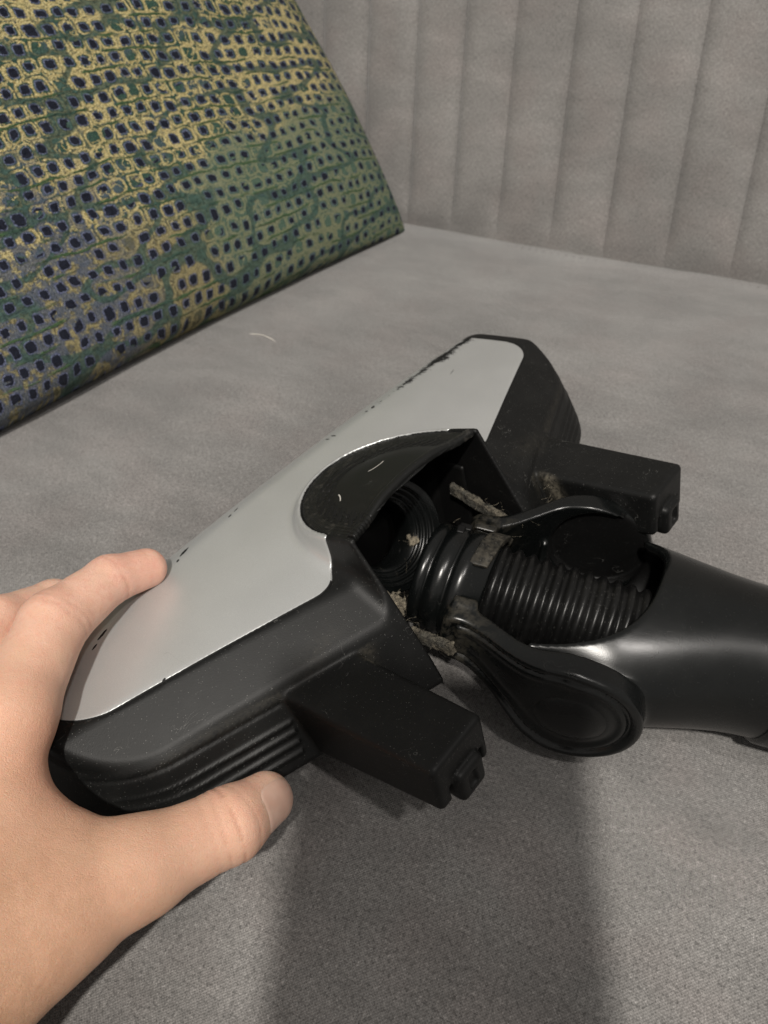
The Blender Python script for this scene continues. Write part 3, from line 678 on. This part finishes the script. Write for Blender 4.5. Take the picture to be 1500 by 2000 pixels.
# matted dust lying in the corners of the cavity
def lump(c, r, seed, flat=.5):
    c = np.array(c)
    def f(p):
        d = (p - c) * np.array([1, 1, 1 / flat]); return (np.linalg.norm(d, axis=-1) - r) * flat - .16 * (vnoise(p * 5 + seed) - .5) - .10 * (vnoise(p * 13 + seed) - .5)
    return tag(sdf_object('dust_clump', f, c - r - .4, c + r + .4, .05, M['dust'], head, HEAD, pad=1.8))
lump((-2.35, 2.55, .30), .62, 1, .32); lump((1.35, 3.3, .95), .40, 5, .5); lump((.75, 1.25, .62), .26, 9, .5)
def fibres():
    r_ = np.random.RandomState(3); V, Fh = [], []
    for c, sp, nn in (((-2.4, 2.7, .45), (.5, .5, .12), 46), ((1.4, 3.4, 1.1), (.5, .5, .2), 34), ((.8, 1.3, .7), (.3, .3, .2), 22), ((-3.0, 4.2, .55), (.12, 1.3, .08), 40), ((3.0, 3.3, 1.5), (.12, 1.0, .1), 34), ((-.2, 1.5, .2), (.9, .3, .2), 24), ((5.2, 4.9, .9), (.12, .15, .5), 20)):
        for _ in range(int(nn * .4)):
            p = np.array(c) + r_.normal(0, 1, 3) * np.array(sp); d_ = r_.normal(0, 1, 3) * (1, 1, .12); pts = [p]; L_ = r_.uniform(.05, .14)
            for k in range(5): d_ = d_ / np.linalg.norm(d_) + r_.normal(0, .28, 3); pts.append(pts[-1] + d_ / np.linalg.norm(d_) * L_)
            b_ = len(V)
            for q in pts: V += [q + (.006, 0, 0), q + (0, .006, 0), q + (0, 0, .006)]
            for k in range(5):
                for e in range(3): Fh.append([b_ + 3 * k + e, b_ + 3 * k + (e + 1) % 3, b_ + 3 * k + 3 + (e + 1) % 3, b_ + 3 * k + 3 + e])
    V = np.array(V); return mesh_np('dust_fibres', to_world(HEAD, V), Fh, V, False)
tag(link('dust_fibres', fibres(), M['dust'], head), kind='stuff')
# wheels in the pods' ends
for sg in (-1, 1):
    wl = lathe(HEAD, (sg * 6.6 - .5, 8.35, .12), (1, 0, 0), [(0, .05), (0, .42), (.06, .48), (.30, .50), (.35, .42), (.65, .42), (.70, .50), (.94, .48), (1.0, .42), (1.0, .05)], 40, name='wheel')
    link('wheel', wl, M['housing'], head)
# ------------------------------------------------------------------ swivel neck
def neck_wh(t):
    W = 2.62 + 1.20 * (1 - smooth(t, 5.6, 11.2)) ; Hh_ = 2.58 - .1 * (1 - smooth(t, 5, 10))
    W = W - .5 * (1 - smooth(t, 3.0, 6.0))
    return W, Hh_
def ell(s, h, W, Hh_):
    k = np.hypot(s / W, h / Hh_); g = np.hypot(s / (W * W), h / (Hh_ * Hh_)) + 1e-6
    return np.where(k > .05, k * (k - 1) / g, -np.minimum(W, Hh_))
def armline(t): return 2.05 + 1.55 * smooth(t, 1.0, 4.3)
def yoke_fn(p):
    t, s, h = p[..., 0], p[..., 1], p[..., 2]; a = np.abs(s)
    W, Hh_ = neck_wh(t)
    shell = ell(s, h, W, Hh_)
    ends = np.maximum(3.2 - t, t - 17.0)
    d = np.maximum(shell, ends)
    inner = ell(s, h, W - .42, Hh_ - .42)
    d = smax(d, -np.maximum(inner, t - 16.5), .08)
    # window on top through which the hose shows, running out to the open front
    tk = t + .22 * s
    sq = np.maximum(np.abs((tk - 3.1) / 3.85) ** 3 + np.abs((s + .3) / 3.05) ** 3, 1e-6) ** (1 / 3) - 1
    d = smax(d, -np.maximum(np.maximum(sq * 2.9, .1 - h), 0 * t + -9), .2)
    # side cheeks: round pivot boss with a tail that runs forward to the collar
    ay = 2.25 + 1.42 * smooth(t, .9, 3.9)
    tail = rmax(np.abs(t - 2.6) - 2.25, np.abs(h - .12) - (1.15 + .5 * smooth(t, 1.2, 4.4)), .45)
    e2 = smin(np.hypot(t - 5.1, h + .2) - 2.2, tail, .9)
    prof = .10 * np.exp(-((e2 + .16) / .16) ** 2) - .12 * np.exp(-((e2 + .42) / .07) ** 2) + .06 * np.exp(-((e2 + .62) / .13) ** 2) + .05 * smooth(-e2, .78, 1.1)
    out = ay + .30 + .18 * smooth(t, 3, 5) + prof
    cheek = rmax(e2, np.maximum(a - out, ay - .30 - a) * .78, .10)
    d = smin(d, cheek, .28)
    # ring that grips the collar, open on top
    ring = rmax(np.abs(np.hypot(s, h) - 2.24) - .13, np.abs(t - .95) - .42, .08)
    d = smin(d, smax(ring, h - 1.35, .1), .25)
    # hollow pivots seen from inside
    d = smax(d, -np.maximum(np.maximum(np.hypot(t - 5.3, h + .0) - 1.8, np.abs(a - 2.75) - .95), s), .3)
    return d
def dust_yoke(P):
    t, s, h = P[..., 0], P[..., 1], P[..., 2]
    return np.clip((1 - smooth(t, .6, 2.6)) * .12, 0, 1) * (vnoise(P * 4) > .35)
neck = nk_ = sdf_object('swivel_neck', yoke_fn, (-.6, -5., -3.2), (16.9, 5., 3.2), .085, M['glossy'], head, NECK, extra={'dust': dust_yoke}, pad=1.5)
nk_.data.materials.append(M['inner'])
_l2 = np.empty(len(nk_.data.vertices) * 3, np.float32); nk_.data.attributes['lc'].data.foreach_get('vector', _l2); _l2 = _l2.reshape(-1, 3)
_q2 = np.empty(len(nk_.data.loops), np.int32); nk_.data.loops.foreach_get('vertex_index', _q2); _c2 = _l2[_q2.reshape(-1, 4)].mean(1)
_W, _H = neck_wh(_c2[:, 0])
nk_.data.polygons.foreach_set('material_index', ((ell(_c2[:, 1], _c2[:, 2], _W - .34, _H - .34) < 0) & (_c2[:, 0] > 3.6) & (_c2[:, 2] < 1.5) | ((_c2[:, 1] < -2.2) & (_c2[:, 1] > -3.75) & (np.hypot(_c2[:, 0] - 5.3, _c2[:, 2]) < 1.9))).astype(np.int32))
link('tube_sleeve', lathe(NECK, (0, 0, 0), (1, 0, 0), [(11.3, 2.4), (11.3, 2.70), (11.42, 2.76), (18.5, 2.84), (18.7, 2.8), (18.7, 2.3)], 96, name='tube_sleeve'), M['glossy'], neck)
for sg in (-1, 1):
    cap = [(-.15, 1.34), (-.05, 1.34), (.08, 1.30), (.20, 1.12), (.28, .8), (.32, .4), (.33, .01)]
    link('pivot_cap', lathe(NECK, (5.15, sg * 3.98, -.25), (0, sg, 0), cap, 56, name='pivot_cap'), M['glossy'], neck)
# collar that has come out of the socket
cp = [(-1.15, 1.2), (-1.15, 1.86), (-1.08, 1.93), (-.80, 1.95), (-.74, 1.84), (-.66, 1.84), (-.60, 2.02), (-.05, 2.06), (.0, 1.95), (.10, 1.95), (.14, 2.08), (.62, 2.08), (.68, 1.98), (1.25, 1.9), (1.3, 1.7), (1.3, 1.2)]
link('collar', lathe(NECK, (0.35, 0, 0), (1, 0.15, .02), cp, 96, name='collar'), M['glossy'], neck)
def cl(p):
    r = np.hypot(p[..., 1], p[..., 2]); an = np.arctan2(p[..., 2], -p[..., 1])
    return np.maximum(np.maximum(np.abs(r - 1.99) - .10, np.abs(p[..., 0] - 1.22 + .25 * p[..., 1]) - .30), (np.abs(an - 1.15) - .75) * 1.9) - .03 - .06 * (vnoise(p * 3.1) - .5)
sdf_object('collar_clip', cl, (.2, -2.5, -.5), (2.7, 2.5, 2.6), .05, M['housing'], neck, NECK, pad=1.6, extra={'dust': lambda P: .05 + .35 * vnoise(P * 2.3) ** 2 + .15 * vnoise(P * 9)})
f = lambda p: np.minimum(box(p, (.05, -1.25, 1.62), (.5, -.95, 1.86), .04), box(p, (.0, -.98, 1.72), (.28, -.6, 2.0), .04))
sdf_object('latch', f, (-.3, -1.6, 1.3), (.9, -.3, 2.3), .045, M['inner'], neck, NECK, pad=1.6)
# corrugated hose
hp = []
for k in range(14):
    t0 = 1.5 + k * .50
    for dt, r in ((0, 1.47), (.07, 1.475), (.13, 1.54), (.20, 1.63), (.28, 1.66), (.36, 1.63), (.43, 1.54)): hp.append((t0 + dt, r))
link('corrugated_hose', lathe(NECK, (0, -.05, 0), (1, .09, 0), hp, 80, bend=lambda t: (0, .0, .24 + .012 * t), name='corrugated_hose'), M['hose'], neck)
# ================================================================== HAND
def J(px, py, z): return atz(px, py, z)
wrist = J(-150, 1900, 1.5); elbow = J(-620, 2500, 2.2)
th0, th1, th2, th3 = J(72, 1795, 1.3), J(262, 1698, 1.0), J(450, 1610, .6), J(518, 1562, .1)
i0, i1, i2, i3 = J(18, 1400, 3.3), J(105, 1218, 3.4), J(214, 1132, 2.95), J(286, 1110, 2.4)
m0, m1, m2, m3 = J(-100, 1440, 3.5), J(0, 1218, 3.0), J(105, 1175, 2.0), J(170, 1200, .6)
r0, r1, r2, r3 = J(-210, 1500, 3.0), J(-100, 1290, 2.2), J(0, 1260, .8), J(60, 1300, -.5)
p0, p1, p2, p3 = J(-290, 1570, 2.4), J(-210, 1380, 1.6), J(-120, 1360, .2), J(-60, 1380, -.7)
NAILN = None
def hand_fn(p):
    def chain(js, rs, k=.25):
        d = None
        for a_, b_, ra, rb in zip(js[:-1], js[1:], rs[:-1], rs[1:]):
            e = rcone(p, a_, b_, ra, rb); d = e if d is None else smin(d, e, k)
        return d
    idx = chain([i0, i1, i2, i3], [1.2, 1.06, .82, .72]); 
    idx = smin(idx, rcone(p, i1 + (i2 - i1) * -.02, i1 + (i2 - i1) * .1, .89, .86), .3)
    mid = chain([m0, m1, m2, m3], [1.05, .88, .76, .62])
    rin = chain([r0, r1, r2, r3], [1.0, .84, .72, .58]); pin = chain([p0, p1, p2, p3], [.9, .72, .62, .5])
    thu = chain([th1, th2, th3], [1.26, 1.06, .84], .3)
    # palm: metacarpals and the pads between them
    wr = wrist
    d = chain([i0, i0 * .5 + wr * .5, wr], [1.25, 1.5, 1.8], .8)
    for a_, rr in ((m0, 1.15), (r0, 1.1), (p0, 1.0)):
        d = smin(d, chain([a_, a_ * .5 + wr * .5, wr], [rr, 1.45, 1.75], .8), 1.0)
    d = smin(d, chain([th1, th0, wr], [1.34, 1.75, 2.0], .8), 1.3)
    web = rcone(p, i0 * .42 + wr * .10 + th0 * .48 + np.array([.1, 0, -.2]), th0 * .45 + i0 * .27 + th1 * .28 + np.array([0, 0, -.2]), 1.2, 1.0)
    d = smin(d, web, 1.3)
    d = smin(d, rcone(p, wr, elbow, 2.4, 3.3), 1.6)
    f = smin(smin(idx, mid, .12), smin(rin, pin, .12), .12)
    d = smin(d, f, .55); d = smin(d, thu, .55)
    return d
creases = []
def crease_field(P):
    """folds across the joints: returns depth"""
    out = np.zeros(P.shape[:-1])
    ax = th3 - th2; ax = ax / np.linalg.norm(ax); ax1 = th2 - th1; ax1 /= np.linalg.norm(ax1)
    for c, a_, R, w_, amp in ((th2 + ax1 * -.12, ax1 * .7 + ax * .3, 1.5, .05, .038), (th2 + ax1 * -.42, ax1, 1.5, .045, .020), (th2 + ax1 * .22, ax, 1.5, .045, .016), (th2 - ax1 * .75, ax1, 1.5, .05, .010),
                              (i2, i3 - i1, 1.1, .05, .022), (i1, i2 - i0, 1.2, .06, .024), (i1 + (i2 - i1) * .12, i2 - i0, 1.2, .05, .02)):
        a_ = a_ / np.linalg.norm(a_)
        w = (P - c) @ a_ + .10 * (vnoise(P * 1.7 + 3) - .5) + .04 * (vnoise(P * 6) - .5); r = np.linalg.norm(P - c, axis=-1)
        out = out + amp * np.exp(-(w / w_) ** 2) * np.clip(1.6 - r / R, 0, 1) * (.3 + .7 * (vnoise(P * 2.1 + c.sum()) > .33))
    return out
def hand_full(P): return hand_fn(P) + crease_field(P) - .02 * (vnoise(P * 1.6) - .5)
def red_f(P):
    g = lambda c, r: np.exp(-(np.linalg.norm(P - c, axis=-1) / r) ** 2)
    return np.clip(g(i2, 1.2) * .5 + g(i3, .9) * .55 + g(i1, 1.3) * .45 + g(th2, 1.3) * .25 + g(i0 + (th1 - i0) * .45, 1.6) * .8 + g(th0 + (th1 - th0) * .3, 2) * .2, 0, 1)
def pale_f(P):
    g = lambda c, r: np.exp(-(np.linalg.norm(P - c, axis=-1) / r) ** 2)
    tip = th3 + (th3 - th2) / np.linalg.norm(th3 - th2) * .75
    return np.clip(g(tip, .6) * 1.0 + g(th1 + (i0 - th1) * .2, 1.6) * .45, 0, 1)
person = tag(empty('person', (wrist[0], wrist[1], SEAT)), 'bare left hand of a person gripping the near end of the vacuum head', 'person')
lo = np.array([-17., 1.0, -2.6]); hi = np.array([-1.0, 23.0, 9.5])
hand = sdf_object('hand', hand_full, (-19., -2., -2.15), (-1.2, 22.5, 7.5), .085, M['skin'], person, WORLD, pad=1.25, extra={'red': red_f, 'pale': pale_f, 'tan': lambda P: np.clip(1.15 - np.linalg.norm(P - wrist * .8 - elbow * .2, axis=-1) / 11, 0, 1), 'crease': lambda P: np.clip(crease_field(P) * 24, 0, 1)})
def nail(tipc, prev, r, up, length, width, lift=.0):
    ax = tipc - prev; ax /= np.linalg.norm(ax); up = up - ax * (up @ ax); up /= np.linalg.norm(up); sd = np.cross(ax, up)
    na, nb_ = 22, 17; V = []; tipv = []
    for i in range(na):
        for j in range(nb_):
            s_ = -1 + 2 * i / (na - 1); q_ = -1 + 2 * j / (nb_ - 1)
            wd = width * (1 - .10 * max(0, -s_)) * (1 - .55 * abs(s_) ** 6) ; an = q_ * wd / r
            pos = tipc + ax * (s_ * length * .5 - .02)
            # cast from the finger axis outwards to the skin
            dirv = up * math.cos(an) + sd * math.sin(an); lo_, hi_ = .1, 2.0
            for _ in range(22):
                mid_ = (lo_ + hi_) / 2
                if hand_fn(np.array([pos + dirv * mid_]))[0] < 0: lo_ = mid_
                else: hi_ = mid_
            edge = min(1, (1 - abs(q_)) * 6, (1 - abs(s_)) * 6 + .0)
            V.append(pos + dirv * (lo_ + .034 * edge - .012)); tipv.append(max(0, min(1, (s_ - .80) * 6)))
    i_ = np.arange(na * nb_).reshape(na, nb_); Q = np.stack([i_[:-1, :-1], i_[1:, :-1], i_[1:, 1:], i_[:-1, 1:]], -1).reshape(-1, 4)
    me = mesh_np('fingernail', V, Q, np.array(V), True, {'tip': tipv}); return me
view = CAM - th3; view /= np.linalg.norm(view)
nd = view * .8 + np.array([.42, -.42, .0]); 
link('fingernail', nail(th3, th2, .8, nd, 1.5, .76), M['nail'], hand)
# ================================================================== LINT
lp = [atz(484, 655, SEAT + .02), atz(500, 656, SEAT + .1), atz(515, 658, SEAT + .12), atz(530, 665, SEAT + .1), atz(542, 673, SEAT + .02)]
lo_ = link('lint_thread', tube([p + np.array([0, 0, .12]) for p in lp], [.015, .035, .03, .035, .012], 6, 'lint_thread'), M['lint'], None, lp[2])
tag(lo_, 'short pale lint thread lying on the grey sofa seat by the cushion', 'lint')
# ================================================================== the photographer's phone (its shadow falls on the seat)
PH = frame(CAM - FWD * .9, RIGHT, UPV, -FWD)
ph = sdf_object('phone', lambda p: box(p, (-5.0, -13.6, -.4), (3.4, 2.4, .4), .38), (-5.4, -14.2, -1), (4.2, 3.0, 1), .2, M['phone'], None, PH, base=CAM - FWD * .9, pad=1.4)
tag(ph, 'dark smartphone held above the sofa seat, casting the broad shadow in front', 'phone')
